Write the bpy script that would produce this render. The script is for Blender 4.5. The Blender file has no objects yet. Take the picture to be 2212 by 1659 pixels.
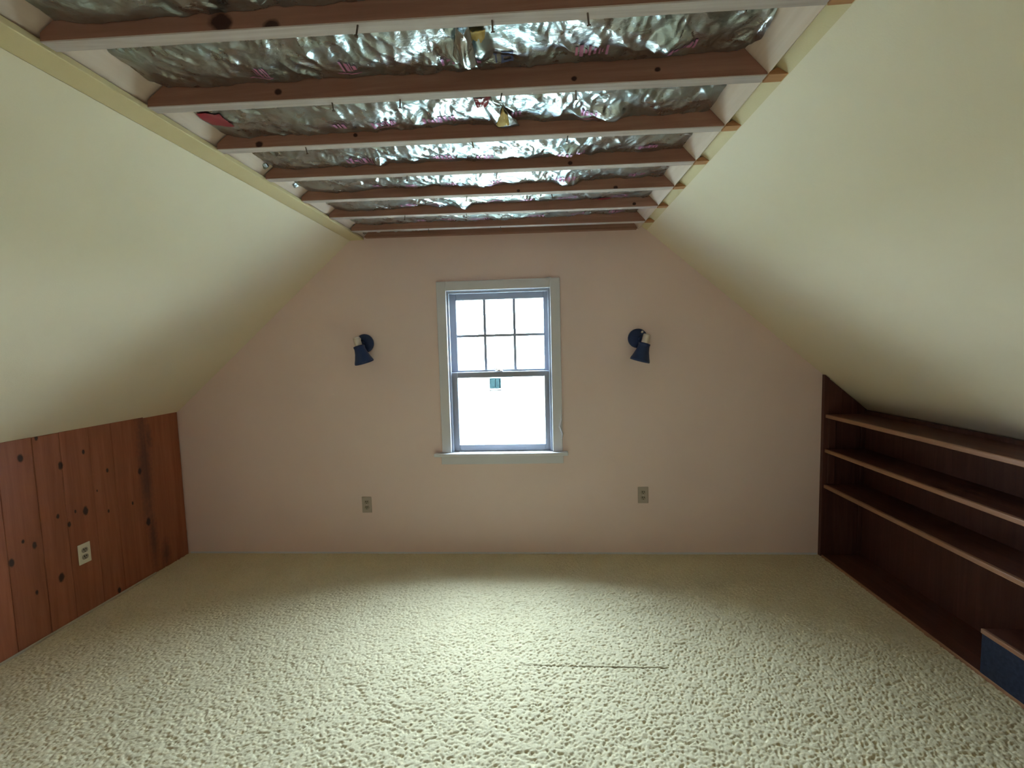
import bpy, bmesh, math, random
import numpy as np
from mathutils import Vector, Matrix

random.seed(7)
SC = bpy.context.scene
COL = SC.collection

# ------------------------------------------------------------------ camera
F_PX = 1001.5519
YAW, PITCH, ROLL = 0.0640, -0.0793, -0.0263
CAM = np.array([0.0614, -3.1528, 1.4473])


def cam_axes():
    cy, sy, cp, sp = math.cos(YAW), math.sin(YAW), math.cos(PITCH), math.sin(PITCH)
    f = np.array([-sy * cp, cy * cp, sp]); r = np.array([cy, sy, 0.0]); u = np.cross(r, f)
    c, s = math.cos(ROLL), math.sin(ROLL)
    return c * r + s * u, -s * r + c * u, f


RX, UP, FW = cam_axes()
cam_data = bpy.data.cameras.new('camera')
cam_data.sensor_fit = 'HORIZONTAL'
cam_data.sensor_width = 36.0
cam_data.lens = F_PX / 2212 * 36.0
cam_data.clip_start = 0.02
cam_ob = bpy.data.objects.new('camera', cam_data)
COL.objects.link(cam_ob)
cam_ob.matrix_world = Matrix(((RX[0], UP[0], -FW[0], CAM[0]), (RX[1], UP[1], -FW[1], CAM[1]),
                              (RX[2], UP[2], -FW[2], CAM[2]), (0, 0, 0, 1)))
SC.camera = cam_ob

# ------------------------------------------------------------------ daylight and exposure
world = bpy.data.worlds.new('overcast_sky')
SC.world = world
world.use_nodes = True
bg = world.node_tree.nodes['Background']
bg.inputs['Color'].default_value = (0.81, 0.95, 1.15, 1)
bg.inputs['Strength'].default_value = 50.0
SC.view_settings.view_transform = 'Standard'
SC.view_settings.look = 'None'
SC.view_settings.gamma = 1.0
SC.view_settings.use_curve_mapping = False
SC.view_settings.exposure = 1.24
SC.cycles.use_denoising = True
SC.cycles.max_bounces = 12
SC.cycles.use_adaptive_sampling = True
SC.cycles.adaptive_threshold = 0.02
SC.cycles.diffuse_bounces = 9
SC.cycles.glossy_bounces = 6
SC.cycles.transparent_max_bounces = 12
SC.cycles.sample_clamp_indirect = 6.0
# portal: only tells the renderer where the sky gets in, gives off no light of its own
pl = bpy.data.lights.new('window_portal', 'AREA')
pl.shape = 'RECTANGLE'; pl.size = 0.66; pl.size_y = 1.08
pl.cycles.is_portal = True
po = bpy.data.objects.new('window_portal', pl)
po.location = (-0.22, 0.325, 1.28)
po.rotation_euler = (math.radians(-90), 0, 0)
COL.objects.link(po)


def ray(px, py):
    return FW + (px - 1106) / F_PX * RX - (py - 829.5) / F_PX * UP


def onY(px, py, Y):
    v = ray(px, py); return CAM + v * (Y - CAM[1]) / v[1]


def onZ(px, py, Z):
    v = ray(px, py); return CAM + v * (Z - CAM[2]) / v[2]


def onX(px, py, X):
    v = ray(px, py); return CAM + v * (X - CAM[0]) / v[0]


# ------------------------------------------------------------------ helpers
def link(ob, parent=None):
    COL.objects.link(ob)
    if parent is not None:
        ob.parent = parent
    return ob


def tag(ob, label=None, cat=None, group=None, kind=None):
    if label: ob['label'] = label
    if cat: ob['category'] = cat
    if group: ob['group'] = group
    if kind: ob['kind'] = kind
    return ob


def empty(name, loc=(0, 0, 0)):
    o = bpy.data.objects.new(name, None)
    o.location = loc
    o.empty_display_size = 0.05
    return link(o)


def obj(name, bm, mat, parent=None, smooth=False):
    me = bpy.data.meshes.new(name)
    bmesh.ops.recalc_face_normals(bm, faces=bm.faces[:])
    bm.to_mesh(me); bm.free()
    me.materials.append(mat)
    if smooth:
        for p in me.polygons: p.use_smooth = True
    o = bpy.data.objects.new(name, me)
    link(o, parent)
    if parent is not None:
        o.matrix_parent_inverse = Matrix.Translation(-Vector(parent.location)) if parent.parent is None else Matrix.Identity(4)
        if parent.parent is not None:
            o.matrix_parent_inverse = Matrix.Identity(4)
    return o


def box_bm(x0, x1, y0, y1, z0, z1, bev=0.0, bm=None, seg=1):
    own = bm is None
    bm = bm or bmesh.new()
    vs = [bm.verts.new((x, y, z)) for x in (x0, x1) for y in (y0, y1) for z in (z0, z1)]
    idx = [(0, 1, 3, 2), (4, 6, 7, 5), (0, 4, 5, 1), (2, 3, 7, 6), (0, 2, 6, 4), (1, 5, 7, 3)]
    fs = [bm.faces.new([vs[i] for i in f]) for f in idx]
    if bev > 0:
        es = list({e for f in fs for e in f.edges})
        bmesh.ops.bevel(bm, geom=es, offset=bev, segments=seg, affect='EDGES', profile=0.5)
    return bm


def prism_bm(poly, axis, a, b, bm=None):
    """poly: list of 2-D points; axis 'y' -> (x,z) extruded in y, 'x' -> (y,z), 'z' -> (x,y)"""
    bm = bm or bmesh.new()

    def P(p, t):
        return {'y': (p[0], t, p[1]), 'x': (t, p[0], p[1]), 'z': (p[0], p[1], t)}[axis]
    A = [bm.verts.new(P(p, a)) for p in poly]
    B = [bm.verts.new(P(p, b)) for p in poly]
    bm.faces.new(A); bm.faces.new(B[::-1])
    n = len(poly)
    for i in range(n):
        bm.faces.new((A[i], A[(i + 1) % n], B[(i + 1) % n], B[i]))
    return bm


def frame_of(d):
    d = Vector(d).normalized()
    a = Vector((0, 0, 1)) if abs(d.z) < 0.9 else Vector((0, 1, 0))
    u = d.cross(a).normalized()
    return d, u, d.cross(u)


def lathe_bm(p0, axis, prof, n=32, cap0=True, cap1=True, bm=None):
    """prof: list of (distance along axis, radius)"""
    bm = bm or bmesh.new()
    d, u, v = frame_of(axis)
    p0 = Vector(p0)
    rings = []
    for t, r in prof:
        c = p0 + d * t
        rings.append([bm.verts.new(c + (u * math.cos(2 * math.pi * k / n) + v * math.sin(2 * math.pi * k / n)) * r) for k in range(n)])
    for a, b in zip(rings, rings[1:]):
        for k in range(n):
            bm.faces.new((a[k], a[(k + 1) % n], b[(k + 1) % n], b[k]))
    if cap0: bm.faces.new(rings[0][::-1])
    if cap1: bm.faces.new(rings[-1])
    return bm


def grid_mesh(name, X, Y, Z, mat, parent=None, uv=True):
    """X,Y,Z arrays (ny,nx)"""
    ny, nx = X.shape
    co = np.stack([X, Y, Z], -1).reshape(-1, 3).astype(np.float32)
    i = np.arange(ny * nx).reshape(ny, nx)
    q = np.stack([i[:-1, :-1], i[:-1, 1:], i[1:, 1:], i[1:, :-1]], -1).reshape(-1, 4)
    me = bpy.data.meshes.new(name)
    me.vertices.add(len(co)); me.vertices.foreach_set('co', co.ravel())
    me.loops.add(q.size); me.loops.foreach_set('vertex_index', q.ravel().astype(np.int32))
    me.polygons.add(len(q)); me.polygons.foreach_set('loop_start', np.arange(0, q.size, 4, dtype=np.int32))
    me.polygons.foreach_set('use_smooth', np.ones(len(q), dtype=bool))
    me.update(calc_edges=True)
    me.materials.append(mat)
    o = bpy.data.objects.new(name, me)
    return link(o, parent)


def vnoise(x, y, seed):
    """smooth value noise in [0,1] on arrays"""
    xi = np.floor(x).astype(np.int64); yi = np.floor(y).astype(np.int64)
    fx = x - xi; fy = y - yi

    def h(a, b):
        n = (a * 374761393 + b * 668265263 + seed * 974634777) & 0x7fffffff
        n = ((n ^ (n >> 13)) * 1274126177) & 0x7fffffff
        return ((n ^ (n >> 16)) & 0xffff) / 65535.0
    sx = fx * fx * (3 - 2 * fx); sy = fy * fy * (3 - 2 * fy)
    a = h(xi, yi); b = h(xi + 1, yi); c = h(xi, yi + 1); d = h(xi + 1, yi + 1)
    return (a * (1 - sx) + b * sx) * (1 - sy) + (c * (1 - sx) + d * sx) * sy


# ------------------------------------------------------------------ materials
def srgb(r, g, b):
    f = lambda c: ((c / 255) / 12.92) if c / 255 <= 0.04045 else (((c / 255) + 0.055) / 1.055) ** 2.4
    return (f(r), f(g), f(b), 1)


class Mat:
    def __init__(self, name, rough=0.6, metal=0.0, spec=0.3):
        self.m = bpy.data.materials.new(name); self.m.use_nodes = True
        self.t = self.m.node_tree; self.b = self.t.nodes['Principled BSDF']
        self.b.inputs['Roughness'].default_value = rough
        self.b.inputs['Metallic'].default_value = metal
        self.b.inputs['Specular IOR Level'].default_value = spec

    def n(self, kind, **kw):
        nd = self.t.nodes.new(kind)
        for k, v in kw.items():
            if hasattr(nd, k): setattr(nd, k, v)
            else: nd.inputs[k].default_value = v
        return nd

    def l(self, a, b): self.t.links.new(a, b)

    def coords(self, scale=(1, 1, 1), world=False):
        src = self.n('ShaderNodeNewGeometry').outputs['Position'] if world else self.n('ShaderNodeTexCoord').outputs['Object']
        mp = self.n('ShaderNodeMapping'); mp.inputs['Scale'].default_value = scale
        self.l(src, mp.inputs['Vector'])
        return mp.outputs['Vector']

    def noise(self, vec, scale, detail=4, rough=0.55, dist=0.0):
        nd = self.n('ShaderNodeTexNoise')
        nd.inputs['Scale'].default_value = scale; nd.inputs['Detail'].default_value = detail
        nd.inputs['Roughness'].default_value = rough; nd.inputs['Distortion'].default_value = dist
        if vec is not None: self.l(vec, nd.inputs['Vector'])
        return nd.outputs['Fac']

    def ramp(self, fac, stops):
        nd = self.n('ShaderNodeValToRGB')
        e = nd.color_ramp.elements
        while len(e) < len(stops): e.new(0.5)
        for el, (p, c) in zip(e, stops):
            el.position = p; el.color = c
        self.l(fac, nd.inputs['Fac'])
        return nd.outputs['Color']

    def mix(self, fac, a, b, mode='MIX'):
        nd = self.n('ShaderNodeMix'); nd.data_type = 'RGBA'; nd.blend_type = mode
        for s, v in ((0, fac), (6, a), (7, b)):
            if hasattr(v, 'node'): self.l(v, nd.inputs[s])
            else: nd.inputs[s].default_value = v
        return nd.outputs[2]

    def math(self, op, a, b=0.0, clamp=False):
        nd = self.n('ShaderNodeMath'); nd.operation = op; nd.use_clamp = clamp
        for s, v in ((0, a), (1, b)):
            if hasattr(v, 'node'): self.l(v, nd.inputs[s])
            else: nd.inputs[s].default_value = v
        return nd.outputs[0]

    def color(self, c):
        if hasattr(c, 'node'): self.l(c, self.b.inputs['Base Color'])
        else: self.b.inputs['Base Color'].default_value = c
        return self

    def bump(self, h, strength=0.3, dist=0.002):
        nd = self.n('ShaderNodeBump')
        nd.inputs['Strength'].default_value = strength; nd.inputs['Distance'].default_value = dist
        self.l(h, nd.inputs['Height']); self.l(nd.outputs['Normal'], self.b.inputs['Normal'])
        return self


def paint(name, c0, c1, rough=0.7, bump=0.25):
    M = Mat(name, rough)
    v = M.coords(world=True)
    M.color(M.ramp(M.noise(v, 1.3, 5), [(0.3, c0), (0.7, c1)]))
    M.bump(M.noise(v, 160, 3), bump, 0.0015)
    return M.m


def wood(name, c_dark, c_mid, c_light, along='x', rough=0.65, grain=26.0, spec=0.25, vary=0.25, knots=(), stains=(), kdir=None, kcol=None):
    """grain runs along one world axis; knots: world points (x,y,z,radius)"""
    M = Mat(name, rough, spec=spec)
    sc = {'x': (0.06, 1, 1), 'y': (1, 0.06, 1), 'z': (1, 1, 0.06)}[along]
    v = M.coords(sc, world=True)
    inf = M.n('ShaderNodeObjectInfo').outputs['Random']
    add = M.n('ShaderNodeVectorMath'); add.operation = 'ADD'
    cmb = M.n('ShaderNodeCombineXYZ')
    for k in range(3): M.l(M.math('MULTIPLY', inf, 3.1 + 2 * k), cmb.inputs[k])
    M.l(v, add.inputs[0]); M.l(cmb.outputs[0], add.inputs[1])
    vv = add.outputs[0]
    g1 = M.noise(vv, grain, 6, 0.6, 1.2)
    g2 = M.noise(vv, grain * 4, 4, 0.6)
    g = M.math('ADD', M.math('MULTIPLY', g1, 0.75), M.math('MULTIPLY', g2, 0.25))
    col = M.ramp(g, [(0.30, c_dark), (0.52, c_mid), (0.72, c_light)])
    # board to board tone
    hs = M.n('ShaderNodeHueSaturation')
    M.l(M.math('ADD', M.math('MULTIPLY', inf, vary), 1 - vary / 2), hs.inputs['Value'])
    M.l(col, hs.inputs['Color'])
    col = hs.outputs['Color']
    pos = M.n('ShaderNodeNewGeometry').outputs['Position']
    wob = M.n('ShaderNodeTexNoise'); wob.inputs['Scale'].default_value = 45; wob.inputs['Detail'].default_value = 3
    M.l(pos, wob.inputs['Vector'])
    st = {'x': (0.5, 1, 1), 'y': (1, 0.5, 1), 'z': (1, 1, 0.6)}[along]
    for lst, dark, soft in ((knots, kcol or (0.018, 0.008, 0.006, 1), 0.55), (stains, (0.030, 0.018, 0.026, 1), 1.0)):
        tot = None
        for K in lst:
            s = K[4] if len(K) > 4 else st
            sub = M.n('ShaderNodeVectorMath'); sub.operation = 'SUBTRACT'
            M.l(pos, sub.inputs[0]); sub.inputs[1].default_value = K[:3]
            mul = M.n('ShaderNodeVectorMath'); mul.operation = 'MULTIPLY'
            M.l(sub.outputs[0], mul.inputs[0]); mul.inputs[1].default_value = s
            ln = M.n('ShaderNodeVectorMath'); ln.operation = 'LENGTH'
            M.l(mul.outputs[0], ln.inputs[0])
            dd = M.math('ADD', ln.outputs['Value'], M.math('MULTIPLY', M.math('SUBTRACT', wob.outputs['Fac'], 0.5), K[3] * 0.9))
            mr = M.n('ShaderNodeMapRange')
            mr.inputs['From Min'].default_value = K[3] * 1.35; mr.inputs['From Max'].default_value = K[3] * (1.35 - soft)
            mr.inputs['To Min'].default_value = 0; mr.inputs['To Max'].default_value = 0.92 if lst is knots else 0.60
            M.l(dd, mr.inputs['Value'])
            tot = mr.outputs[0] if tot is None else M.math('MAXIMUM', tot, mr.outputs[0])
        if tot is not None:
            col = M.mix(tot, col, dark)
    M.color(col)
    M.bump(g, 0.25, 0.0015)
    return M.m


# paint
M_SLOPE = paint('slope_cream_paint', srgb(222, 209, 182), srgb(229, 216, 190), 0.55, 0.22)
M_WALL = paint('end_wall_beige_paint', srgb(229, 207, 200), srgb(236, 214, 207), 0.6, 0.2)
M_STRIP = paint('strip_yellowed_paint', srgb(206, 190, 146), srgb(214, 198, 156), 0.6, 0.3)
M_TRIM = paint('window_white_paint', srgb(208, 208, 213), srgb(222, 222, 227), 0.45, 0.3)
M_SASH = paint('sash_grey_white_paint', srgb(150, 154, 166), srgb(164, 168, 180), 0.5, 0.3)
M_BASE = paint('drywall_edge', srgb(176, 164, 142), srgb(190, 178, 156), 0.7, 0.1)
M_OUT = paint('roof_deck', srgb(80, 66, 54), srgb(96, 80, 66), 0.8, 0.2)
M_PLATE = Mat('outlet_ivory', 0.35, spec=0.5).color(srgb(222, 214, 190)).m
M_PLATE2 = Mat('outlet_grey_beige', 0.4, spec=0.5).color(srgb(176, 162, 150)).m
M_RECEPT = Mat('outlet_face', 0.4, spec=0.5).color(srgb(158, 148, 130)).m
M_SLOT = Mat('outlet_slot', 0.8).color(srgb(30, 26, 22)).m
M_NAIL = Mat('nail_steel', 0.35, 0.9).color(srgb(120, 110, 100)).m
M_NAVY = Mat('navy_metal', 0.42, spec=0.4).color(srgb(30, 50, 92)).m
M_NICKEL = Mat('brushed_nickel', 0.3, 1.0).color(srgb(222, 216, 208)).m
M_BULB = Mat('frosted_bulb', 0.4).color(srgb(225, 222, 210)).m
M_BLUE = Mat('box_dark_blue', 0.75)
M_BLUE.color(M_BLUE.ramp(M_BLUE.noise(M_BLUE.coords(world=True), 60, 4), [(0.3, srgb(28, 34, 52)), (0.7, srgb(40, 48, 68))]))
M_BLUE = M_BLUE.m
M_KRAFT = Mat('kraft_paper', 0.8)
M_KRAFT.color(M_KRAFT.ramp(M_KRAFT.noise(M_KRAFT.coords(world=True), 25, 4), [(0.3, srgb(176, 150, 84)), (0.7, srgb(206, 182, 116))]))
M_KRAFT = M_KRAFT.m
M_FIBER = Mat('fiberglass', 0.95)
M_FIBER.color(M_FIBER.ramp(M_FIBER.noise(M_FIBER.coords(world=True), 90, 5), [(0.3, srgb(190, 150, 120)), (0.7, srgb(222, 180, 150))]))
M_FIBER = M_FIBER.m
M_RED = Mat('red_print', 0.35, spec=0.5).color(srgb(132, 34, 48)).m
M_PINK = Mat('pink_print', 0.35, 0.35, spec=0.5).color(srgb(206, 146, 190)).m
M_GREYPRINT = Mat('grey_print', 0.4, 0.2, spec=0.5).color(srgb(92, 104, 150)).m
M_GROUND = Mat('outdoor_ground', 0.9)
M_GROUND.color(M_GROUND.ramp(M_GROUND.noise(M_GROUND.coords(world=True), 0.4, 5), [(0.3, srgb(150, 156, 136)), (0.7, srgb(186, 188, 172))]))
M_GROUND = M_GROUND.m


def foil_material():
    M = Mat('foil_facing', 0.16, 1.0)
    v = M.coords(world=True)
    M.color(M.ramp(M.noise(v, 9, 5), [(0.30, srgb(178, 172, 168)), (0.62, srgb(190, 210, 216))]))
    vs = M.coords((1, 1.6, 1), world=True)
    nz = M.noise(vs, 55, 4, 0.6, 1.0)
    rg = M.n('ShaderNodeMapRange'); rg.inputs['To Min'].default_value = 0.18; rg.inputs['To Max'].default_value = 0.40
    M.l(M.noise(v, 14, 4), rg.inputs['Value']); M.l(rg.outputs[0], M.b.inputs['Roughness'])
    M.bump(nz, 0.35, 0.004)
    return M.m


M_FOIL = foil_material()


def glass_material():
    m = bpy.data.materials.new('window_glass'); m.use_nodes = True
    t = m.node_tree; t.nodes.clear()
    out = t.nodes.new('ShaderNodeOutputMaterial'); mx = t.nodes.new('ShaderNodeMixShader')
    tr = t.nodes.new('ShaderNodeBsdfTransparent'); gl = t.nodes.new('ShaderNodeBsdfGlossy')
    gl.inputs['Roughness'].default_value = 0.02
    tr.inputs['Color'].default_value = (0.95, 0.98, 0.97, 1)
    # thin pane: reflects a little, more at a slant; the same from both sides
    lw = t.nodes.new('ShaderNodeLayerWeight'); lw.inputs['Blend'].default_value = 0.5
    pw = t.nodes.new('ShaderNodeMath'); pw.operation = 'POWER'; pw.inputs[1].default_value = 5.0
    fr = t.nodes.new('ShaderNodeMath'); fr.operation = 'MULTIPLY_ADD'; fr.inputs[1].default_value = 0.9; fr.inputs[2].default_value = 0.04
    t.links.new(lw.outputs['Facing'], pw.inputs[0]); t.links.new(pw.outputs[0], fr.inputs[0])
    t.links.new(fr.outputs[0], mx.inputs[0]); t.links.new(tr.outputs[0], mx.inputs[1]); t.links.new(gl.outputs[0], mx.inputs[2])
    t.links.new(mx.outputs[0], out.inputs['Surface'])
    return m


M_GLASS = glass_material()
def thin_paper():
    m = bpy.data.materials.new('label_paper'); m.use_nodes = True
    t = m.node_tree; t.nodes.clear()
    out = t.nodes.new('ShaderNodeOutputMaterial'); mx = t.nodes.new('ShaderNodeMixShader'); mx.inputs[0].default_value = 0.90
    tr = t.nodes.new('ShaderNodeBsdfTransparent'); tl = t.nodes.new('ShaderNodeBsdfTranslucent')
    tr.inputs['Color'].default_value = (0.72, 0.93, 1, 1); tl.inputs['Color'].default_value = (0.010, 0.014, 0.016, 1)
    t.links.new(tr.outputs[0], mx.inputs[1]); t.links.new(tl.outputs[0], mx.inputs[2]); t.links.new(mx.outputs[0], out.inputs['Surface'])
    return m


M_STICKER = thin_paper()


def carpet_material():
    M = Mat('berber_carpet', 0.95, spec=0.1)
    v = M.coords(world=True)
    c = M.ramp(M.noise(v, 3.0, 5), [(0.3, srgb(200, 187, 152)), (0.7, srgb(212, 199, 164))])
    fl = M.ramp(M.noise(v, 260, 3, 0.7), [(0.35, srgb(170, 156, 126)), (0.55, srgb(226, 216, 192))])
    M.color(M.mix(0.35, c, fl))
    M.bump(M.noise(v, 420, 3, 0.7), 0.5, 0.003)
    return M.m


M_CARPET = carpet_material()

# ------------------------------------------------------------------ room measures (metres)
XL, ZL = -2.545, 1.054          # left knee wall
XSL, ZSL = -1.2215, 2.198       # top edge of the left slope
XJL, ZJL = -1.136, 2.204        # left ends of the joists
XJR, ZJR = 0.7685, 2.187        # right ends of the joists / top edge of the right slope
XR, ZR = 1.898, 1.227           # front of the recess on the right
XB, ZB = 2.172, 0.985           # back of the recess
YB = -5.4                       # far end of the room behind the camera
S = 0.3048
Y7 = -0.2247
JY = {i: Y7 - S * (7 - i) for i in range(-1, 8)}
JT = 0.040
RIDGE = (-0.22, 3.14)


def zj(x):
    return ZJL + (ZJR - ZJL) * (x - XJL) / (XJR - XJL)


# ------------------------------------------------------------------ structure
# carpet floor: pile relief as geometry where the camera looks
xs = np.arange(XL - 0.03, XR + 0.006, 0.0034)
ys = np.concatenate([np.array([YB - 0.05, -4.6, -3.8, -3.0, -2.4, -2.2]), np.arange(-2.02, 0.012, 0.0034)])
GX, GY = np.meshgrid(xs, ys)
a = math.radians(24)
wu = 0.010 * (vnoise(GX / 0.06, GY / 0.06, 3) - 0.5); wv = 0.010 * (vnoise(GX / 0.06, GY / 0.06, 4) - 0.5)
U = GX * math.cos(a) + GY * math.sin(a) + wu; V = -GX * math.sin(a) + GY * math.cos(a) + wv
n1 = vnoise(U / 0.0098, V / 0.0070, 11)
n2 = vnoise(U / 0.0066 + 31, V / 0.0060, 12)
big = vnoise(GX / 0.35, GY / 0.35, 15)
h = 0.65 * n1 + 0.35 * n2
H = 0.0062 * np.clip((h - 0.20) / 0.36, 0, 1) ** 0.8 + 0.0012 * (n2 - 0.5) + 0.002 * (big - 0.5)
# seam where two widths of carpet meet
seam_y = -1.145 + 0.004 * (vnoise(GX / 0.1, GY * 0, 5) - 0.5)
H -= 0.006 * np.exp(-((GY - seam_y) / 0.0030) ** 2) * ((GX > -0.07) & (GX < 0.60))
H[GY < -2.1] = 0.004
GZ = -0.008 + H
floor = grid_mesh('floor', GX, GY, GZ, M_CARPET)
tag(floor, 'cream textured loop carpet covering the attic floor', 'carpet', kind='structure')
sub = obj('subfloor', box_bm(XL - 0.25, XB + 0.25, YB - 0.2, 0.14, -0.20, -0.02), M_OUT)
tag(sub, 'plain board subfloor hidden under the cream carpet', 'floor', kind='structure')
tr_ = obj('carpet_seam', box_bm(-0.065, 0.595, -1.1460, -1.1446, -0.008, -0.0035), Mat('seam_thread', 0.9).color(srgb(128, 116, 88)).m, floor)

# end wall with the window opening; extra depth added to cut slanting light
OX0, OX1, OZ0, OZ1 = -0.580, 0.136, 0.715, 1.845


def gable_z(x):
    # inner face of the roof deck
    return RIDGE[1] - (RIDGE[0] - x) * 0.864 if x < RIDGE[0] else RIDGE[1] - (x - RIDGE[0]) * 0.849


bm = bmesh.new()
prism_bm([(XL - 0.2, -0.05), (OX0, -0.05), (OX0, gable_z(OX0)), (XL - 0.2, gable_z(XL - 0.2))], 'y', 0, 0.310, bm)
prism_bm([(OX1, -0.05), (XB + 0.2, -0.05), (XB + 0.2, gable_z(XB + 0.2)), (OX1, gable_z(OX1))], 'y', 0, 0.310, bm)
prism_bm([(OX0, -0.05), (OX1, -0.05), (OX1, OZ0), (OX0, OZ0)], 'y', 0, 0.310, bm)
prism_bm([(OX0, OZ1), (OX1, OZ1), (OX1, gable_z(OX1)), RIDGE, (OX0, gable_z(OX0))], 'y', 0, 0.310, bm)
w = obj('wall_end', bm, M_WALL)
tag(w, 'beige painted gable wall around the small window', 'wall', kind='structure')
bm = prism_bm([(XL - 0.2, -0.05), (XB + 0.2, -0.05), (XB + 0.2, gable_z(XB + 0.2)), RIDGE, (XL - 0.2, gable_z(XL - 0.2))], 'y', YB - 0.14, YB)
w = obj('wall_back', bm, M_WALL)
tag(w, 'plain beige gable wall at the other end of the attic', 'wall', kind='structure')

# sloping plaster, left and right
t = Vector((XSL - XL, 0, ZSL - ZL)).normalized(); nL = Vector((-t.z, 0, t.x)) * 0.015
bm = prism_bm([(XL, ZL), (XSL, ZSL), (XSL + nL.x, ZSL + nL.z), (XL + nL.x - 0.08, ZL + nL.z - 0.08 * t.z / t.x)], 'y', YB, 0)
w = obj('wall_slope_left', bm, M_SLOPE)
tag(w, 'cream painted sloping wall above the knotty pine boards', 'wall', kind='structure')
t2 = Vector((XJR - XB, 0, ZJR - ZB)).normalized(); nR = Vector((t2.z, 0, -t2.x)) * 0.015
bm = prism_bm([(XB, ZB), (XJR, ZJR), (XJR + nR.x, ZJR + nR.z), (XB + nR.x + 0.05, ZB + nR.z - 0.05 * 0.864)], 'y', YB, 0)
w = obj('wall_slope_right', bm, M_SLOPE)
tag(w, 'cream painted sloping wall above the built-in shelves', 'wall', kind='structure')
# roof deck outside (closes the attic); overhang past gable added to cut steep daylight
e0 = XL - 0.3; e1 = XB + 0.3
bm = prism_bm([(e0, gable_z(e0)), RIDGE, (RIDGE[0], RIDGE[1] + 0.06), (e0, gable_z(e0) + 0.06)], 'y', YB - 0.2, 0.75)
prism_bm([RIDGE, (e1, gable_z(e1)), (e1, gable_z(e1) + 0.06), (RIDGE[0], RIDGE[1] + 0.06)], 'y', YB - 0.2, 0.75, bm)
w = obj('roof_deck', bm, M_OUT)
tag(w, 'dark board roof deck above the ceiling joists', 'roof', kind='structure')
# outer knee cavity closures
w = obj('wall_eave_left', box_bm(XL - 0.24, XL - 0.2, YB - 0.14, 0.14, -0.1, gable_z(XL - 0.2)), M_OUT)
tag(w, 'rough board eave wall behind the pine panelling', 'wall', kind='structure')
w = obj('wall_eave_right', box_bm(XB + 0.2, XB + 0.24, YB - 0.14, 0.14, -0.1, gable_z(XB + 0.2)), M_OUT)
tag(w, 'rough board eave wall behind the built-in shelves', 'wall', kind='structure')
# plain ceiling further back, behind the stripped bays
w = obj('ceiling', box_bm(XSL, XJR, YB, JY[-1] - 0.02, 2.203, 2.225), M_SLOPE)
tag(w, 'plain painted ceiling beyond the stripped joists', 'ceiling', kind='structure')

# knotty pine knee wall on the left
KN = [(44, 990, .011), (131, 1006, .012), (180, 976, .007), (232, 1016, .007), (302, 1018, .011), (185, 1103, .013), (125, 1115, .007),
      (75, 1178, .010), (25, 1216, .011), (133, 1248, .013), (258, 1275, .010), (321, 1127, .014), (150, 1133, .008), (235, 1104, .006),
      (287, 1087, .006), (365, 948, .008), (382, 949, .009), (163, 1105, .005), (80, 1280, .007), (50, 1170, .006), (78, 946, .008), (210, 1060, .004)]
knots = []
for px, py, r in KN:
    p = onX(px, py, XL); knots.append((XL, float(p[1]), float(p[2]), r))
stains = []
for px, py, r, s in [(316, 1010, .055, (1, 1, .13)), (324, 946, .030, (1, 1, .30)), (334, 1160, .040, (1, 1, .20)), (362, 1195, .04, (1, 1, .4))]:
    p = onX(px, py, XL); stains.append((XL, float(p[1]), float(p[2]), r, s))
M_PINE = wood('knotty_pine', srgb(134, 76, 50), srgb(150, 88, 60), srgb(164, 99, 70), 'z', 0.5, 22, 0.35, 0.12, knots, stains)
kw = empty('wall_left', (XL, -1.5, 0))
tag(kw, 'knotty pine boarded knee wall under the left slope', 'wall', kind='structure')
joints = [-0.004, -0.300, -0.535, -0.675, -0.837, -0.970, -1.130]
while joints[-1] > YB + 0.2: joints.append(joints[-1] - random.choice([0.14, 0.16, 0.15, 0.18]))
for k, (y1, y0) in enumerate(zip(joints, joints[1:])):
    x = XL - (0.012 if k == 0 else random.uniform(0, 0.0012))
    top = ZL + random.uniform(-0.003, 0.002)
    obj('board', box_bm(x - 0.018, x, y0 + 0.0008, y1 - 0.0008, -0.01, top, 0.0022), M_PINE, kw)
obj('backing', box_bm(XL - 0.06, XL - 0.034, YB, -0.001, -0.01, ZL + 0.01), M_OUT, kw)
b = obj('baseboard_left', box_bm(XL, XL + 0.006, YB, -0.31, -0.004, 0.010, 0.002), M_BASE)
tag(b, 'thin pale strip along the foot of the pine boards', 'trim', kind='structure')
b = obj('baseboard_end', box_bm(XL + 0.002, XR - 0.004, -0.004, 0, -0.004, 0.010, 0.001), M_TRIM)
tag(b, 'thin pale edge along the foot of the window wall', 'trim', kind='structure')

# strips and boards along the edges of the stripped ceiling
YC0 = JY[-1] - 0.02
M_PALE = wood('pale_bare_board', srgb(206, 186, 170), srgb(214, 196, 182), srgb(224, 208, 196), 'y', 0.75, 14, 0.15, 0.1)
s = obj('trim_1', box_bm(XSL, XJL + 0.012, YC0, -0.002, ZSL, ZSL + 0.018, 0.002), M_STRIP)
tag(s, 'yellowed flat strip along the top of the left slope', 'trim', kind='structure')
v = Vector((0.060, 0, 0.043)).normalized(); nn = Vector((-v.z, 0, v.x)) * 0.018
p0 = Vector((XJL, 0, ZJL + 0.014)); p1 = p0 + v * 0.115
bm = prism_bm([(p0.x, p0.z), (p1.x, p1.z), (p1.x + nn.x, p1.z + nn.z), (p0.x + nn.x, p0.z + nn.z)], 'y', YC0, -0.002)
s = obj('trim_2', bm, M_PALE)
tag(s, 'pale bare board leaning in above the yellowed left strip', 'trim', kind='structure')
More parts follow.
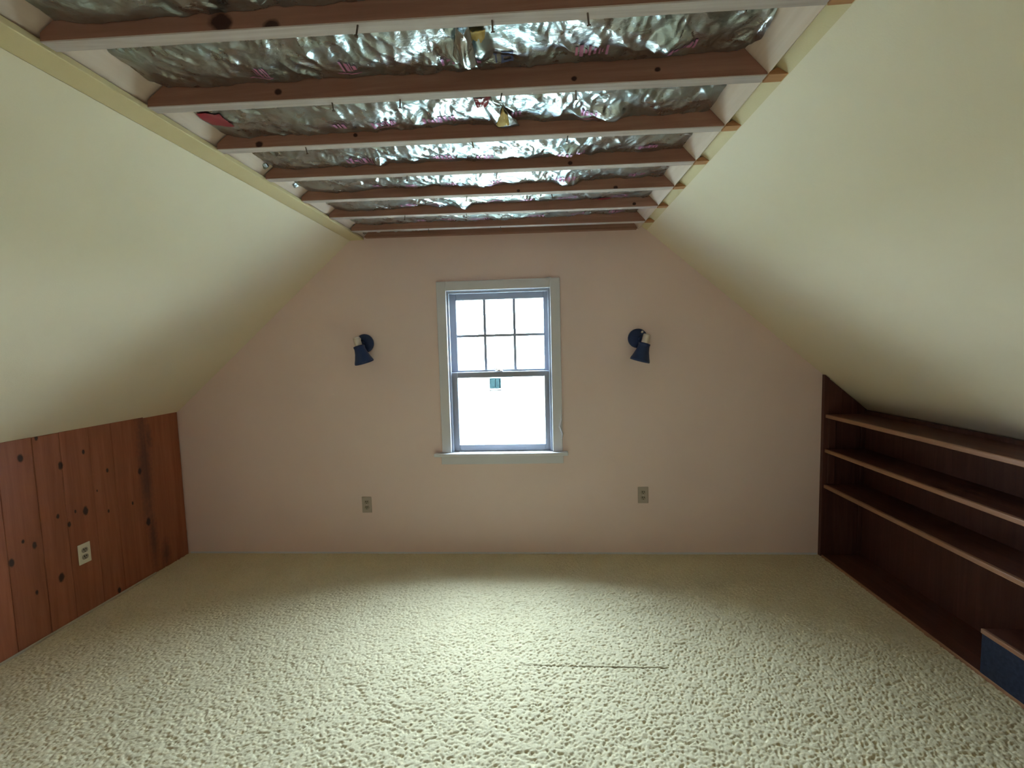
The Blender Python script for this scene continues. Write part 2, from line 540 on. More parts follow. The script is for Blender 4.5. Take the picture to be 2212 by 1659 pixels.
# bent nail lying on the leaning board
na = Vector(onZ(557, 356, 2.243)); nb = Vector(onZ(540, 374, 2.222))
obj('nail', lathe_bm(na, nb - na, [(0, .0016), ((nb - na).length, .0022)], 8), Mat('dark_nail', 0.6, 0.4).color(srgb(52, 42, 36)).m, s)
v = Vector((-0.051, 0, 0.055)).normalized(); nn = Vector((v.z, 0, -v.x)) * 0.012
q0 = Vector((0.713, 0, 2.192)); q1 = q0 + v * 0.125
bm = prism_bm([(q0.x, q0.z), (q1.x, q1.z), (q1.x + nn.x, q1.z + nn.z), (q0.x + nn.x, q0.z + nn.z)], 'y', YC0, -0.002)
s = obj('trim_3', bm, M_PALE)
tag(s, 'pale bare board crossing the right ends of the joists', 'trim', kind='structure')
bm = prism_bm([(XJR, ZJR), (XJR + 0.010, ZJR + 0.012), (0.690, 2.262), (0.680, 2.250)], 'y', YC0, -0.002)
s = obj('trim_4', bm, M_STRIP)
tag(s, 'yellowed strip behind the joist ends along the right slope', 'trim', kind='structure')

# ------------------------------------------------------------------ window
win = empty('window_1', (-0.22, 0, 0.72))
tag(win, 'white double hung window with six small panes above one large pane', 'window', kind='structure')


def wp(x, z, y):
    """a point measured on the wall plane, moved to depth y along the line of sight"""
    k = (y - CAM[1]) / (0 - CAM[1])
    return CAM[0] + (x - CAM[0]) * k, CAM[2] + (z - CAM[2]) * k


# casing boards, stool, apron, jambs
obj('casing', box_bm(-0.637, -0.572, -0.018, 0.002, 0.728, 1.900, 0.003), M_TRIM, win)
obj('casing', box_bm(0.129, 0.196, -0.018, 0.002, 0.728, 1.900, 0.003), M_TRIM, win)
obj('casing', box_bm(-0.572, 0.129, -0.018, 0.002, 1.836, 1.900, 0.003), M_TRIM, win)
obj('stool', box_bm(-0.690, 0.232, -0.050, 0.050, 0.704, 0.727, 0.006, seg=3), M_TRIM, win)
obj('apron', box_bm(-0.645, 0.200, -0.016, 0.002, 0.645, 0.704, 0.003), M_TRIM, win)
for x0, x1, z0, z1 in ((OX0 - 0.006, OX0 + 0.010, OZ0, OZ1), (OX1 - 0.010, OX1 + 0.006, OZ0, OZ1), (OX0 + 0.010, OX1 - 0.010, OZ1 - 0.010, OZ1 + 0.006)):
    obj('jamb', box_bm(x0, x1, 0.003, 0.315, z0, z1), M_SASH, win)
obj('outer_sill', box_bm(OX0, OX1, 0.051, 0.35, OZ0 - 0.02, OZ0 + 0.006), M_SASH, win)
for x0, x1 in ((-0.570, -0.558), (0.114, 0.126)):      # inner stops beside the upper sash
    obj('stop', box_bm(x0, x1, 0.004, 0.022, 0.729, 1.832, 0.002), M_SASH, win)
obj('stop', box_bm(-0.558, 0.114, 0.004, 0.022, 1.818, 1.832, 0.002), M_SASH, win)


def sash(name, y0, y1, ox, oz, gx, gz):
    """outer and glass rectangles on the wall plane"""
    y = y0
    (a0, a1), (b0, b1) = ox, oz
    g0, h0 = wp(gx[0], gz[0], y); g1, h1 = wp(gx[1], gz[1], y)
    bm = bmesh.new()
    box_bm(a0, g0, y0, y1, b0, b1, 0.003, bm); box_bm(g1, a1, y0, y1, b0, b1, 0.003, bm)
    box_bm(g0, g1, y0, y1, b0, h0, 0.003, bm); box_bm(g0, g1, y0, y1, h1, b1, 0.003, bm)
    return obj(name, bm, M_SASH, win), (g0, g1, h0, h1)


lo, (lg0, lg1, lh0, lh1) = sash('lower_sash', 0.026, 0.062, (-0.5696, 0.1256), (0.7275, 1.2815), (-0.514, 0.080), (0.779, 1.244))
obj('pane', box_bm(lg0, lg1, 0.045, 0.048, lh0, lh1), M_GLASS, lo)
up, (ug0, ug1, uh0, uh1) = sash('upper_sash', 0.0626, 0.098, (-0.5696, 0.1256), (1.258, 1.8345), (-0.508, 0.083), (1.298, 1.772))
mxs = [wp(-0.316, 0, 0.072)[0], wp(-0.114, 0, 0.072)[0]]; mz = wp(0, 1.530, 0.072)[1]
for x in mxs: obj('muntin', box_bm(x - 0.0095, x + 0.0095, 0.074, 0.0835, uh0, uh1, 0.001), M_SASH, up)
colx = [ug0, mxs[0], mxs[1], ug1]
for k in range(3):
    xa = colx[k] + (0.0095 if k else 0); xb = colx[k + 1] - (0.0095 if k < 2 else 0)
    obj('muntin', box_bm(xa, xb, 0.0745, 0.083, mz - 0.0095, mz + 0.0095, 0.001), M_SASH, up)
    for za, zb in ((uh0, mz - 0.0095), (mz + 0.0095, uh1)):
        obj('pane', box_bm(xa, xb, 0.084, 0.087, za, zb), M_GLASS, up)
# storm window outside the sashes, added mainly to narrow the incoming daylight
bm = bmesh.new()
a0, a1, b0, b1 = OX0 + 0.0105, OX1 - 0.0105, OZ0 + 0.0065, OZ1 - 0.0105
i0, i1, k0, k1 = -0.542, 0.090, 0.764, 1.792
for q in ((a0, i0, b0, b1), (i1, a1, b0, b1), (i0, i1, b0, k0), (i0, i1, k1, b1), (i0, i1, 1.272, 1.296)):
    box_bm(q[0], q[1], 0.176, 0.198, q[2], q[3], 0.002, bm)
stw = obj('storm_frame', bm, M_SASH, win)
for za, zb in ((k0, 1.272), (1.296, k1)):
    obj('storm_pane', box_bm(i0, i1, 0.186, 0.189, za, zb), M_GLASS, stw)
# sash lock on the meeting rail
lk = onY(1078, 800, 0.04); lz = wp(0, 1.284, 0.026)[1]
bm = box_bm(lk[0] - 0.026, lk[0] + 0.026, 0.030, 0.052, lz, lz + 0.006, 0.002)
lathe_bm((lk[0], 0.041, lz + 0.005), (0, 0, 1), [(0, .012), (.008, .011), (.010, .006)], 16, bm=bm)
lv = lathe_bm((lk[0] - 0.004, 0.041, lz + 0.012), (-0.95, -0.15, 0.28), [(0, .003), (.006, .0045), (.024, .004), (.030, .0055), (.034, .003)], 12, bm=bm)
obj('sash_lock', bm, M_NICKEL, lo)
# paper label stuck in the top of the lower pane
a_ = onY(1057, 818, 0.044); b_ = onY(1083, 843, 0.044)
bm = box_bm(a_[0], b_[0], 0.0436, 0.0448, b_[2] + 0.012, a_[2] + 0.004)
obj('paper_label', bm, M_STICKER, lo)
bm = box_bm(a_[0] - 0.002, b_[0] + 0.003, 0.0430, 0.0448, b_[2] - 0.003, b_[2] + 0.005, 0.001)
for fx in (0.50, 0.86):
    x = a_[0] + (b_[0] - a_[0]) * fx
    box_bm(x - 0.0014, x + 0.0014, 0.0428, 0.0434, b_[2] + 0.016, a_[2] - 0.002, 0, bm)
obj('label_line', bm, Mat('label_ink', 0.6).color(srgb(40, 48, 54)).m, lo)
# peeling strip of paint beside the right casing, and a lump of filler on the head casing
pp = [(1211, 880), (1213, 905), (1209, 920), (1215, 935), (1214, 948)]
pts = [onY(x, y, -0.006) for x, y in pp]
bm = bmesh.new(); row = []
for k, p in enumerate(pts):
    o_ = [0, .012, .008, .018, .004][k]; wdt = [.002, .008, .011, .009, .002][k]
    row.append((bm.verts.new((p[0] - wdt, -0.016, p[2])), bm.verts.new((p[0], -0.022 - o_, p[2])), bm.verts.new((p[0] + wdt * .6, -0.018 - o_ * .4, p[2]))))
for r0, r1 in zip(row, row[1:]):
    for k in range(2): bm.faces.new((r0[k], r0[k + 1], r1[k + 1], r1[k]))
o = obj('peeling_paint', bm, M_TRIM, win)
o.modifiers.new('thick', 'SOLIDIFY').thickness = 0.0012
pt = onY(1185, 602, -0.01)
bm = bmesh.new()
bmesh.ops.create_icosphere(bm, subdivisions=3, radius=1)
for v_ in bm.verts:
    k = 0.75 + 0.5 * random.random(); v_.co = Vector((v_.co.x * 0.024 * k + pt[0], v_.co.y * 0.007 * k - 0.014, v_.co.z * 0.010 * k + pt[2]))
obj('filler_lump', bm, M_TRIM, win, True)

# outdoor ground
g = obj('ground', box_bm(-60, 60, 0.6, 90, -3.3, -3.2), M_GROUND)
tag(g, 'pale ground outside the window', 'ground', kind='structure')

# ------------------------------------------------------------------ ceiling joists
jk = []
for px, py, r, i in [(475, 48, .020, 1), (586, 57, .014, 1), (601, 199, .0075, 2), (1240, 170, .006, 2), (768, 292, .006, 3), (560, 312, .010, 3),
                     (1420, 150, .006, 2), (1232, 352, .007, 4), (1330, 405, .008, 5), (1120, 412, .006, 5), (1370, 440, .007, 6)]:
    p = onY(px, py, JY[i]); jk.append((float(p[0]), float(p[1]), float(p[2]), r, (0.8, 0.6, 1)))
M_JOIST = wood('joist_pine', srgb(140, 102, 84), srgb(156, 116, 98), srgb(174, 136, 116), 'x', 0.7, 18, 0.2, 0.16, jk, kcol=(0.03, 0.012, 0.01, 1))
M_UNDER = wood('joist_underside_grey', srgb(166, 150, 142), srgb(188, 176, 170), srgb(202, 192, 187), 'x', 0.8, 26, 0.1, 0.12)  # paler, greyer wood for the downward faces of the beams
M_STUB = wood('joist_end_wood', srgb(150, 108, 74), srgb(178, 132, 92), srgb(196, 152, 110), 'x', 0.7, 22, 0.2, 0.16)
NAILS = {1: [(775, 56), (1062, 38), (1268, 22)], 2: [(716, 225), (865, 214), (1086, 201), (1243, 192)],
         3: [(655, 317), (1018, 307), (1228, 292)], 4: [(1075, 372), (880, 380)], 5: [(1010, 424), (1190, 418)], 6: [(870, 462), (1005, 458)], 7: [(922, 492), (1080, 487)]}
ordn = {0: 'second', 1: 'third'}
jlabel = {7: 'rough brown ceiling joist standing just off the window wall', 6: 'rough brown ceiling joist, second out from the window wall',
          5: 'rough brown ceiling joist, third out from the window wall', 4: 'rough brown ceiling joist, fourth out from the window wall',
          3: 'rough brown ceiling joist, fifth out from the window wall', 2: 'rough brown ceiling joist, sixth out from the window wall',
          1: 'knotty brown ceiling joist, seventh out from the window wall', 0: 'rough brown ceiling joist, eighth out from the window wall',
          -1: 'rough brown ceiling joist, ninth out from the window wall'}
for i in sorted(JY):
    y0, y1 = JY[i], JY[i] + JT
    root = empty('ceiling_joist', (0, y0, ZJL))
    tag(root, jlabel[i], 'joist', 'exposed ceiling joists')
    xl = XJL + 0.016
    top = 2.300
    poly = [(xl, zj(xl)), (0.711, zj(0.711)), (0.711, 2.196), (0.640, 2.270), (0.616, top), (-1.016, top), (-1.060, 2.268), (xl + 0.002, 2.226)]
    o = obj('beam', prism_bm(poly, 'y', y0, y1), M_JOIST, root)
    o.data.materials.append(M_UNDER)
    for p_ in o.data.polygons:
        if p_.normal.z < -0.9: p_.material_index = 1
    be = o.modifiers.new('edge', 'BEVEL'); be.width = 0.002; be.segments = 1; be.limit_method = 'ANGLE'
    poly = [(0.7165, zj(0.7165)), (XJR - 0.003, zj(XJR) + 0.001), (XJR - 0.036, 2.222), (0.7165, 2.200)]
    poly = [(0.7145, zj(0.7145)), (XJR - 0.002, zj(XJR) + 0.001), (0.738, 2.2065), (0.7145, 2.1945)]
    obj('end_stub', prism_bm(poly, 'y', y0, y1), M_STUB, root)
    for px, py in NAILS.get(i, []):
        p = onZ(px, py, 2.195)
        yy = min(max(p[1], y0 + 0.006), y1 - 0.006)
        d = Vector((random.uniform(-.3, .3), random.uniform(-.1, .8), -1)).normalized()
        st = Vector((p[0], yy, zj(p[0]) + 0.012))
        obj('nail', lathe_bm(st, d, [(0, .0022), (.034, .0022), (.0345, .0048), (.037, .0048)], 10), M_NAIL, root)
# last board against the gable
root = empty('ceiling_joist', (0, -0.045, 2.2))
tag(root, 'dark rough board nailed flat against the window wall under the foil', 'joist', 'exposed ceiling joists')
o = obj('beam', prism_bm([(XJL + 0.03, zj(XJL) + 0.004), (0.700, zj(0.70) + 0.004), (0.63, 2.30), (-1.02, 2.30)], 'y', -0.045, -0.001), M_JOIST, root)
for px, py in [(786, 508), (910, 506), (1260, 497)]:
    p = onY(px, py, -0.045)
    obj('nail', lathe_bm((p[0], -0.040, 2.235), (0.2, -1, -.3), [(0, .0022), (.022, .0022), (.0225, .005), (.025, .005)], 10), M_NAIL, root)

# ------------------------------------------------------------------ foil faced insulation in the bays
# features: (px, py, radius x, radius y, depth)
FEAT = {1: [(985, 105, .055, .045, .034), (1035, 100, .040, .060, .026), (1445, 85, .060, .060, .030), (930, 130, .05, .04, .012), (1660, 60, .02, .09, .03)],
        2: [(1300, 235, .10, .06, .018), (1335, 230, .05, .06, .02), (900, 235, .06, .06, -.012)],
        3: [(1230, 315, .09, .06, .026), (820, 345, .035, .06, .02), (1090, 325, .12, .08, .010)],
        4: [(1225, 385, .07, .06, .028), (1050, 393, .15, .06, .012)],
        5: [(1000, 437, .06, .07, .026), (950, 442, .05, .05, .02)], 6: [(980, 480, .10, .07, .024)], 0: [], -1: [], 7: [(1180, 495, .08, .05, .02)]}


def foil_height(i, X, Y, y0, y1):
    tt = (Y - y0) / (y1 - y0)
    ze = 2.252 if i == 1 else 2.240
    z = ze + 0.020 * (1 - tt) - 0.012 * np.sin(np.pi * np.clip(tt, 0, 1))
    k = i * 17 + 40
    # long drape
    z -= 0.010 * (vnoise(X / 0.30 + k, Y / 0.25, k) - 0.5)
    # sharp creases
    wx = 0.05 * (vnoise(X / 0.12, Y / 0.12, k + 1) - 0.5)
    for s_, am, an in ((0.085, .0085, 0.5), (0.042, .0066, -0.7), (0.020, .0032, 0.3), (0.011, .0012, -0.4)):
        u_ = (X + wx) * math.cos(an) + Y * math.sin(an); v_ = -(X + wx) * math.sin(an) + Y * math.cos(an)
        n_ = vnoise(u_ / s_, v_ / (s_ * 2.2), k + int(1000 * s_))
        z += am * (np.abs(2 * n_ - 1) - 0.45)
    # pleats running in from the stapled edge of each joist
    pl = np.abs(np.mod(X / 0.046 + 1.3 * vnoise(X / 0.09, Y * 0 + i, k + 7) + 0.35 * tt, 1.0) * 2 - 1)
    z += 0.010 * (pl - 0.5) * np.exp(-tt * 3.2) * vnoise(X / 0.25, Y * 0, k + 9)
    for px, py, rx, ry, dep in FEAT[i]:
        p = onZ(px, py, 2.25)
        dd = np.sqrt(((X - p[0]) / rx) ** 2 + ((Y - p[1]) / ry) ** 2)
        z -= dep * np.clip(1 - dd, 0, 1) ** 0.9 * (0.75 + 0.5 * vnoise(X / .02, Y / .03, k + 3))
    # lifts onto the leaning boards at both ends
    z += 0.012 * np.clip((-0.95 - X) / 0.12, 0, 1) ** 2
    return np.clip(z, 2.212, 2.297)


blabel = {7: 'thin strip of crinkled foil insulation next to the window wall'}
names = ['first', 'second', 'third', 'fourth', 'fifth', 'sixth', 'seventh', 'eighth']
for q, i in enumerate(range(6, -2, -1)):
    blabel[i] = 'crinkled foil-faced insulation filling the %s full joist bay from the window wall' % names[q]
M_PRINTS = {}


def decal(name, quads, i, y0, y1, mat, parent, drop=0.0012):
    """flat print following the foil: each quad = 4 (x,y) corners, cut into a fine grid"""
    bm = bmesh.new()
    for q in quads:
        q = np.array(q, float)
        n = 6
        us = np.linspace(0, 1, n)
        Ug, Vg = np.meshgrid(us, us)
        P = ((1 - Ug) * (1 - Vg))[..., None] * q[0] + (Ug * (1 - Vg))[..., None] * q[1] + (Ug * Vg)[..., None] * q[2] + ((1 - Ug) * Vg)[..., None] * q[3]
        Zg = foil_height(i, P[..., 0], P[..., 1], y0, y1) - drop
        vs = [[bm.verts.new((P[a, b, 0], P[a, b, 1], Zg[a, b])) for b in range(n)] for a in range(n)]
        for a in range(n - 1):
            for b in range(n - 1):
                bm.faces.new((vs[a][b], vs[a][b + 1], vs[a + 1][b + 1], vs[a + 1][b]))
    return obj(name, bm, mat, parent, True)


def rect_px(px0, py0, px1, py1, z=2.242):
    xm, ym = (px0 + px1) / 2, (py0 + py1) / 2
    x0, x1 = onZ(px0, ym, z)[0], onZ(px1, ym, z)[0]
    y0, y1 = sorted((onZ(xm, py0, z)[1], onZ(xm, py1, z)[1]))
    return [(x0, y0), (x1, y0), (x1, y1), (x0, y1)]


for i in sorted(JY):
    y0 = JY[i] + JT + 0.0015
    y1 = (JY[i + 1] if i < 7 else -0.045) - 0.0015
    root = empty('insulation_batt', (-0.2, (y0 + y1) / 2, 2.26))
    tag(root, blabel[i], 'insulation', 'foil insulation batts between the joists')
    xs = np.arange(-1.075, 0.655, 0.0040)
    ys = np.linspace(y0, y1, max(12, int((y1 - y0) / 0.0040)))
    X, Y = np.meshgrid(xs, ys)
    Z = foil_height(i, X, Y, y0, y1)
    o = grid_mesh('foil_facing', X, Y, Z, M_FOIL, root)
    o.matrix_parent_inverse = Matrix.Translation(-Vector(root.location))
    obj('fiberglass_core', box_bm(-1.02, 0.61, y0, y1 - 0.002, 2.302, 2.42, 0.01), M_FIBER, root)
    rnd = random.Random(i)
    yy = y1 - 0.058
    if i in (1, 2, 3, 4, 5, 6):
        # broken lines of small print along the edge of the facing
        q = []
        x = -0.75 + 0.1 * rnd.random()
        while x < 0.5:
            for _ in range(rnd.randint(4, 9)):
                hgt = rnd.choice([0.016, 0.030, 0.030, 0.042])
                wd = rnd.choice([0.004, 0.007, 0.011])
                q.append([(x, yy - hgt / 2), (x + wd, yy - hgt / 2), (x + wd, yy + hgt / 2), (x, yy + hgt / 2)])
                x += wd + rnd.choice([0.003, 0.004, 0.007])
            if rnd.random() < 0.5:
                q.append([(x - 0.07, yy + 0.026), (x, yy + 0.026), (x, yy + 0.030), (x - 0.07, yy + 0.030)])
            x += rnd.uniform(0.06, 0.26)
        tag(decal('pink_print', q, i, y0, y1, M_PINK, root, 0.0022), kind='stuff')
    reds = {2: [(438, 244, 492, 270)], 3: [(930, 347, 975, 355)], 5: [(1280, 424, 1318, 432)], 4: [], 7: [(1258, 491, 1280, 499)], 1: []}
    if reds.get(i):
        decal('red_print', [[(a_, min(max(b_, y0 + 0.004), y1 - 0.004)) for a_, b_ in rect_px(*r)] for r in reds[i]], i, y0, y1, M_RED, root, 0.004)
    if i == 1:
        q = [rect_px(1083, 112, 1109, 116), rect_px(1083, 123, 1109, 127), rect_px(1083, 134, 1109, 138), rect_px(1083, 123, 1088, 138), rect_px(1104, 123, 1109, 138), rect_px(1066, 121, 1073, 125), rect_px(1070, 121, 1073, 138)]
        tag(decal('grey_print', q, i, y0, y1, M_GREYPRINT, root, 0.0022), kind='stuff')


def sheet(name, corners, mat, parent, bulge, seed, n=14):
    """creased sheet between four corners (A,B along the top, D,C below)"""
    A, B, C, D = [np.array(c, float) for c in corners]
    us = np.linspace(0, 1, n); Ug, Vg = np.meshgrid(us, us)
    P = ((1 - Ug) * (1 - Vg))[..., None] * A + (Ug * (1 - Vg))[..., None] * B + (Ug * Vg)[..., None] * C + ((1 - Ug) * Vg)[..., None] * D
    k = 0.7 + 0.6 * vnoise(Ug * 5, Vg * 4, seed)
    P[..., 2] -= bulge * np.sin(np.pi * Ug) * k + 0.006 * np.abs(2 * vnoise(Ug * 7, Vg * 3, seed + 1) - 1)
    o = grid_mesh(name, P[..., 0], P[..., 1], P[..., 2], mat, parent)
    o.matrix_parent_inverse = Matrix.Translation(-Vector(parent.location))
    o.modifiers.new('thick', 'SOLIDIFY').thickness = 0.001
    return o


batts = {i: o for i, o in zip(sorted(JY), [ob for ob in COL.objects if ob.name.startswith('insulation_batt')])}
# torn flap hanging in the sixth bay back, showing its paper lining
b2 = batts[2]
c = lambda px, py, z: onZ(px, py, z)
sheet('torn_flap', [c(1030, 206, 2.248), c(1066, 204, 2.248), c(1122, 267, 2.226), c(1066, 268, 2.230)], M_FOIL, b2, 0.010, 3)
sheet('flap_lining', [c(1086, 232, 2.231), c(1096, 246, 2.228), c(1100, 267, 2.219), c(1072, 269, 2.221)], M_KRAFT, b2, 0.004, 5)
sheet('flap_tape', [c(1022, 208, 2.240), c(1060, 205, 2.238), c(1054, 224, 2.232), c(1030, 231, 2.234)], M_RED, b2, 0.004, 8)
b1 = batts[1]
sheet('torn_flap', [c(985, 56, 2.236), c(1012, 54, 2.234), c(1032, 142, 2.216), c(978, 118, 2.222)], M_FOIL, b1, 0.016, 13, 18)
sheet('edge_tab', [c(1008, 60, 2.250), c(1048, 58, 2.252), c(1046, 84, 2.246), c(1018, 90, 2.248)], M_KRAFT, b1, 0.006, 15)
# scraps of foil poking out at the left ends
for i, px, py in ((3, 531, 341), (3, 572, 358), (4, 637, 400), (6, 760, 484)):
    p = onZ(px, py, 2.245)
    s_ = 0.022 if px == 531 else 0.012
    sheet('foil_scrap', [(p[0] - s_, p[1] - s_, p[2] + .006), (p[0] + s_, p[1] - s_, p[2] + .012), (p[0] + s_, p[1] + s_, p[2] + .004), (p[0] - s_, p[1] + s_, p[2] - .004)], M_FOIL, batts[i], 0.005, px, 8)

# ------------------------------------------------------------------ built-in shelves on the right
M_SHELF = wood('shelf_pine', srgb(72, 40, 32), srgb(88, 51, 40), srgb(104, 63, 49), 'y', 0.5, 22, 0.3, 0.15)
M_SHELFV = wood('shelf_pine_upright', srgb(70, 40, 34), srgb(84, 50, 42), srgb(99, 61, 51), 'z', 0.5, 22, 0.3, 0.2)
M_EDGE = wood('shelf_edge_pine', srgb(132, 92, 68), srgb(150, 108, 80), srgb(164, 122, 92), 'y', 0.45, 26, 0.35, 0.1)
YS = -2.45
bc = empty('built_in_bookcase', (XR + 0.13, -1.2, 0))
tag(bc, 'brown pine built-in bookcase with three long shelves under the right slope', 'bookcase')


def slope_z(x):
    return ZJR + (x - XJR) * (ZB - ZJR) / (XB - XJR)


def end_board(x0, x1, y0, y1, z0=0.0, mat=None, name='end_board', drop=0.004):
    return obj(name, prism_bm([(x0, z0), (x1, z0), (x1, slope_z(x1) - drop), (x0, slope_z(x0) - drop)], 'y', y0, y1), mat or M_SHELFV, bc)


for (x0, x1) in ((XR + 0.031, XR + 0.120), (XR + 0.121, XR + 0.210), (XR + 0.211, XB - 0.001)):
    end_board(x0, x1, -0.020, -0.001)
end_board(XR, XR + 0.030, -0.030, -0.001, name='stile')
SH = [0.957, 0.728, 0.490]
for k, z in enumerate(SH):
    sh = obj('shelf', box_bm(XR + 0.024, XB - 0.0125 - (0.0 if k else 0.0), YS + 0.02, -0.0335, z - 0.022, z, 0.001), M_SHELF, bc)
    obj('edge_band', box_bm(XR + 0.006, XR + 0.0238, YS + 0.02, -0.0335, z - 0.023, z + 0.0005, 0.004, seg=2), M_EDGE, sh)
zz = SH + [0.03]
for k in range(3):     # cleats that carry the shelves
    if k < 2:
        obj('cleat', box_bm(XR + 0.032, XR + 0.076, -0.032, -0.0205, zz[k + 1] + 0.001, zz[k] - 0.024, 0.002), M_SHELFV, bc)
    obj('cleat', box_bm(XB - 0.038, XB - 0.0125, -0.032, -0.0205, zz[k + 1] + 0.001, zz[k] - 0.024, 0.002), M_SHELFV, bc)
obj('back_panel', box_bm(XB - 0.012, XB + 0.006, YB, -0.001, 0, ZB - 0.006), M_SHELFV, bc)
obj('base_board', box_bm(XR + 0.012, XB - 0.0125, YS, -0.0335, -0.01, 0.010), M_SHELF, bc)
obj('base_edge', box_bm(XR + 0.004, XR + 0.0118, YS, -0.0335, -0.008, 0.012, 0.002), M_EDGE, bc)
obj('end_board', prism_bm([(XR, 0), (XB - 0.0125, 0), (XB - 0.0125, slope_z(XB - 0.0125) - 0.012), (XR, slope_z(XR) - 0.012)], 'y', YS - 0.002, YS + 0.018), M_SHELFV, bc)
w = obj('wall_right', prism_bm([(XR, 0), (XR + 0.02, 0), (XR + 0.02, slope_z(XR + 0.02) - 0.004), (XR, slope_z(XR) - 0.004)], 'y', YB, YS - 0.004), M_SHELFV)
tag(w, 'brown pine knee wall beyond the end of the bookcase', 'wall', kind='structure')

# low blue box in the recess
yb0, yb1 = -1.86, -1.158
bx = empty('storage_box', (XR + 0.12, (yb0 + yb1) / 2, 0.012))
tag(bx, 'dark blue low box with wooden lid on the bookcase base', 'box')
bm = bmesh.new()
x0, x1 = XR + 0.004, XB - 0.03
z0 = 0.0125
for p in ((x0, x0 + 0.012, yb0, yb1), (x1 - 0.012, x1, yb0, yb1), (x0 + 0.012, x1 - 0.012, yb0, yb0 + 0.012), (x0 + 0.012, x1 - 0.012, yb1 - 0.012, yb1)):
    box_bm(*p, z0, 0.186, 0.0015, bm)
box_bm(x0 + 0.012, x1 - 0.012, yb0 + 0.012, yb1 - 0.012, z0, z0 + 0.01, 0, bm)
obj('body', bm, M_BLUE, bx)
ld = obj('lid', box_bm(x0 + 0.010, x1 + 0.004, yb0 - 0.004, yb1 + 0.002, 0.1865, 0.206, 0.002), M_SHELF, bx)
obj('lid_edge', box_bm(x0 - 0.004, x0 + 0.0098, yb0 - 0.004, yb1 + 0.002, 0.1865, 0.2065, 0.003, seg=2), M_EDGE, ld)


# ------------------------------------------------------------------ wall outlets
def outlet(label, origin, ux, nrm, mat):
    """origin = plate centre on the wall, ux = plate right, nrm = out of the wall"""
    root = empty('wall_outlet', origin)
    tag(root, label, 'outlet', 'duplex wall outlets')
    O = Vector(origin); U = Vector(ux); N = Vector(nrm); W = Vector((0, 0, 1))

    def put(bm):
        for v in bm.verts: v.co = O + U * v.co.x + N * (-v.co.y) + W * v.co.z
        return bm
    obj('cover_plate', put(box_bm(-0.035, 0.035, -0.006, -0.0002, -0.0575, 0.0575, 0.0028, seg=2)), mat, root)
    for s in (-1, 1):
        zc = s * 0.0195
        poly = []
        for k in range(24):
            a_ = 2 * math.pi * k / 24
            poly.append((0.0172 * math.cos(a_), zc + max(-0.0135, min(0.0135, 0.0172 * math.sin(a_)))))
        r = obj('receptacle', put(prism_bm(poly, 'y', -0.0085, -0.0055)), M_RECEPT, root)
        bm = bmesh.new()
        box_bm(-0.0078, -0.0034, -0.0090, -0.0080, zc - 0.001, zc + 0.009, 0, bm)
        box_bm(0.0034, 0.0078, -0.0090, -0.0080, zc - 0.000, zc + 0.008, 0, bm)
        lathe_bm((0, -0.0080, zc - 0.0075), (0, -1, 0), [(0, .0028), (.001, .0028)], 10, bm=bm)
        obj('slot', put(bm), M_SLOT, r)
    obj('screw', put(lathe_bm((0, -0.0055, 0), (0, -1, 0), [(0, .0032), (.0012, .0028)], 12)), M_NICKEL, root)


p = onY(793, 1090, 0); outlet('grey-beige outlet low on the window wall, nearer the pine boards', (p[0], 0, p[2]), (1, 0, 0), (0, -1, 0), M_PLATE2)
p = onY(1389, 1069, 0); outlet('grey-beige outlet low on the window wall, nearer the bookcase', (p[0], 0, p[2]), (1, 0, 0), (0, -1, 0), M_PLATE2)
outlet('ivory outlet set in the knotty pine boards', (XL + 0.0002, -0.768, 0.348), (0, 1, 0), (1, 0, 0), M_PLATE)


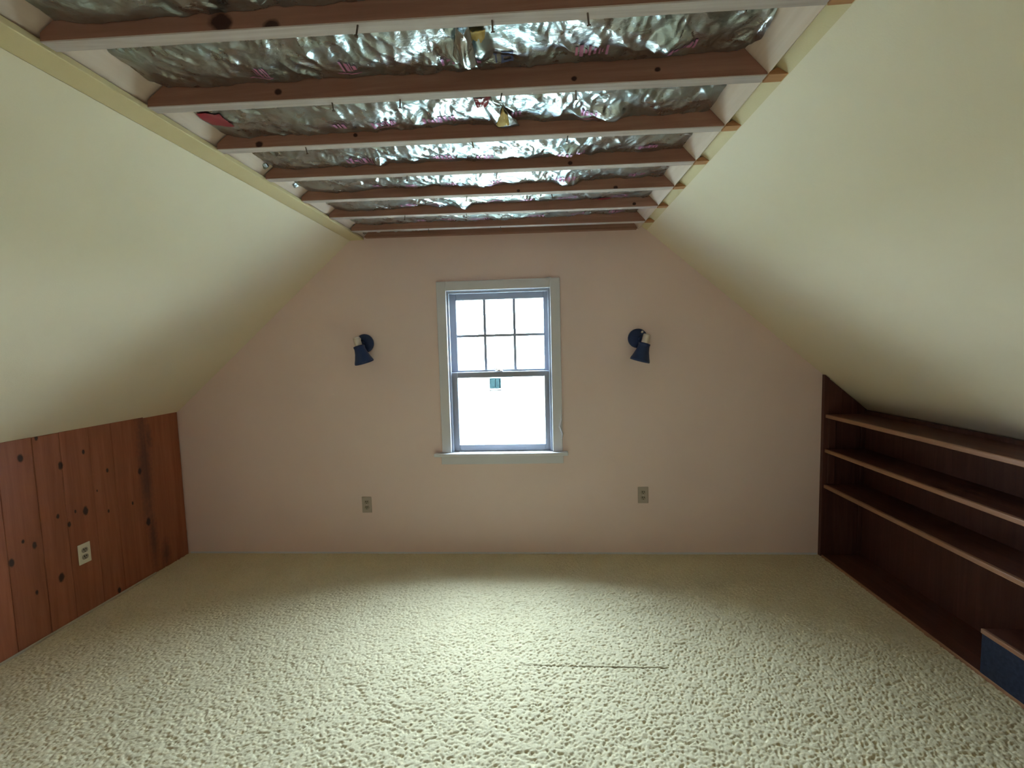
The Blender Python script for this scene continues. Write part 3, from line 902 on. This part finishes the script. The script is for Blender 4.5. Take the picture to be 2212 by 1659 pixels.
# ------------------------------------------------------------------ sconces
def sconce(label, plate, sock_top, sock_bot, shade_bot, knob):
    pc = onY(*plate, 0.0)
    root = empty('wall_sconce', (pc[0], 0, pc[2]))
    tag(root, label, 'wall lamp', 'navy wall sconces beside the window')
    y_s, y_b = -0.100, -0.105
    A = Vector(onY(*sock_top, y_s)); B = Vector(onY(*sock_bot, y_s)); Cc = Vector(onY(*shade_bot, y_b))
    ax = (Cc - A).normalized()
    Lk = (B - A).length; L = (Cc - A).length
    obj('backplate', lathe_bm((pc[0], 0, pc[2]), (0, -1, 0), [(0, .064), (.012, .064), (.020, .060), (.024, .050), (.026, .018)], 48), M_NAVY, root, True)
    # arm from plate to the swivel above the socket
    e = A + ax * 0.008 + Vector((0, 0.030, 0))
    st = Vector((pc[0], -0.022, pc[2]))
    mid = Vector((e.x, -0.045, e.z)) * 0.5 + st * 0.5
    bm = lathe_bm(st, mid - st, [(0, .010), ((mid - st).length, .009)], 16)
    lathe_bm(mid, e - mid, [(0, .009), ((e - mid).length, .008)], 16, bm=bm)
    obj('arm', bm, M_NAVY, root, True)
    kp = Vector(onY(*knob, -0.075))
    obj('swivel_knob', lathe_bm(kp, (0.2, -1, 0.3), [(0, .006), (.012, .0075), (.016, .006), (.018, .003)], 16), M_NICKEL, root, True)
    obj('socket', lathe_bm(A, ax, [(0, .020), (.002, .0235), (.010, .024), (.012, .0225), (.014, .024), (Lk, .0245), (Lk + .008, .0245)], 32), M_NICKEL, root, True)
    l2 = L - Lk
    prof = [(Lk, .030), (Lk + .001, .037), (Lk + .010, .038), (Lk + .012, .0355), (Lk + l2 * .22, .0365), (Lk + l2 * .45, .042),
            (Lk + l2 * .75, .054), (Lk + l2 * .92, .062), (L, .064), (L + .003, .0625), (L + .002, .0600), (Lk + l2 * .75, .050), (Lk + l2 * .4, .038), (Lk + .02, .030)]
    obj('shade', lathe_bm(A, ax, prof, 48, True, True), M_NAVY, root, True)
    obj('bulb', lathe_bm(A + ax * (Lk + 0.02), ax, [(0, .012), (.02, .014), (.04, .026), (.058, .029), (.075, .022), (.082, .008)], 24), M_BULB, root, True)


sconce('navy blue metal sconce on the window wall, on the knotty pine side', (788.5, 742), (769, 729), (776, 747), (787, 783), (778, 733))
sconce('navy blue metal sconce on the window wall, on the bookcase side', (1377, 731), (1398, 722), (1392, 741), (1382, 779), (1386, 718))

# speck of dark lint on the carpet
lp = onZ(992, 1447, 0.004)
cu = [Vector((lp[0] + 0.010 * math.sin(t_ * 2.6), lp[1] + 0.030 * (t_ - 0.5), 0.0045)) for t_ in np.linspace(0, 1, 9)]
bm = bmesh.new()
for a_, b_ in zip(cu, cu[1:]):
    lathe_bm(a_, b_ - a_, [(0, .0016), ((b_ - a_).length, .0016)], 8, bm=bm)
bmesh.ops.remove_doubles(bm, verts=bm.verts[:], dist=0.0012)
tag(obj('lint_thread', bm, Mat('dark_lint', 0.9).color(srgb(92, 80, 56)).m), 'tiny dark curl of lint lying on the cream carpet', 'lint')
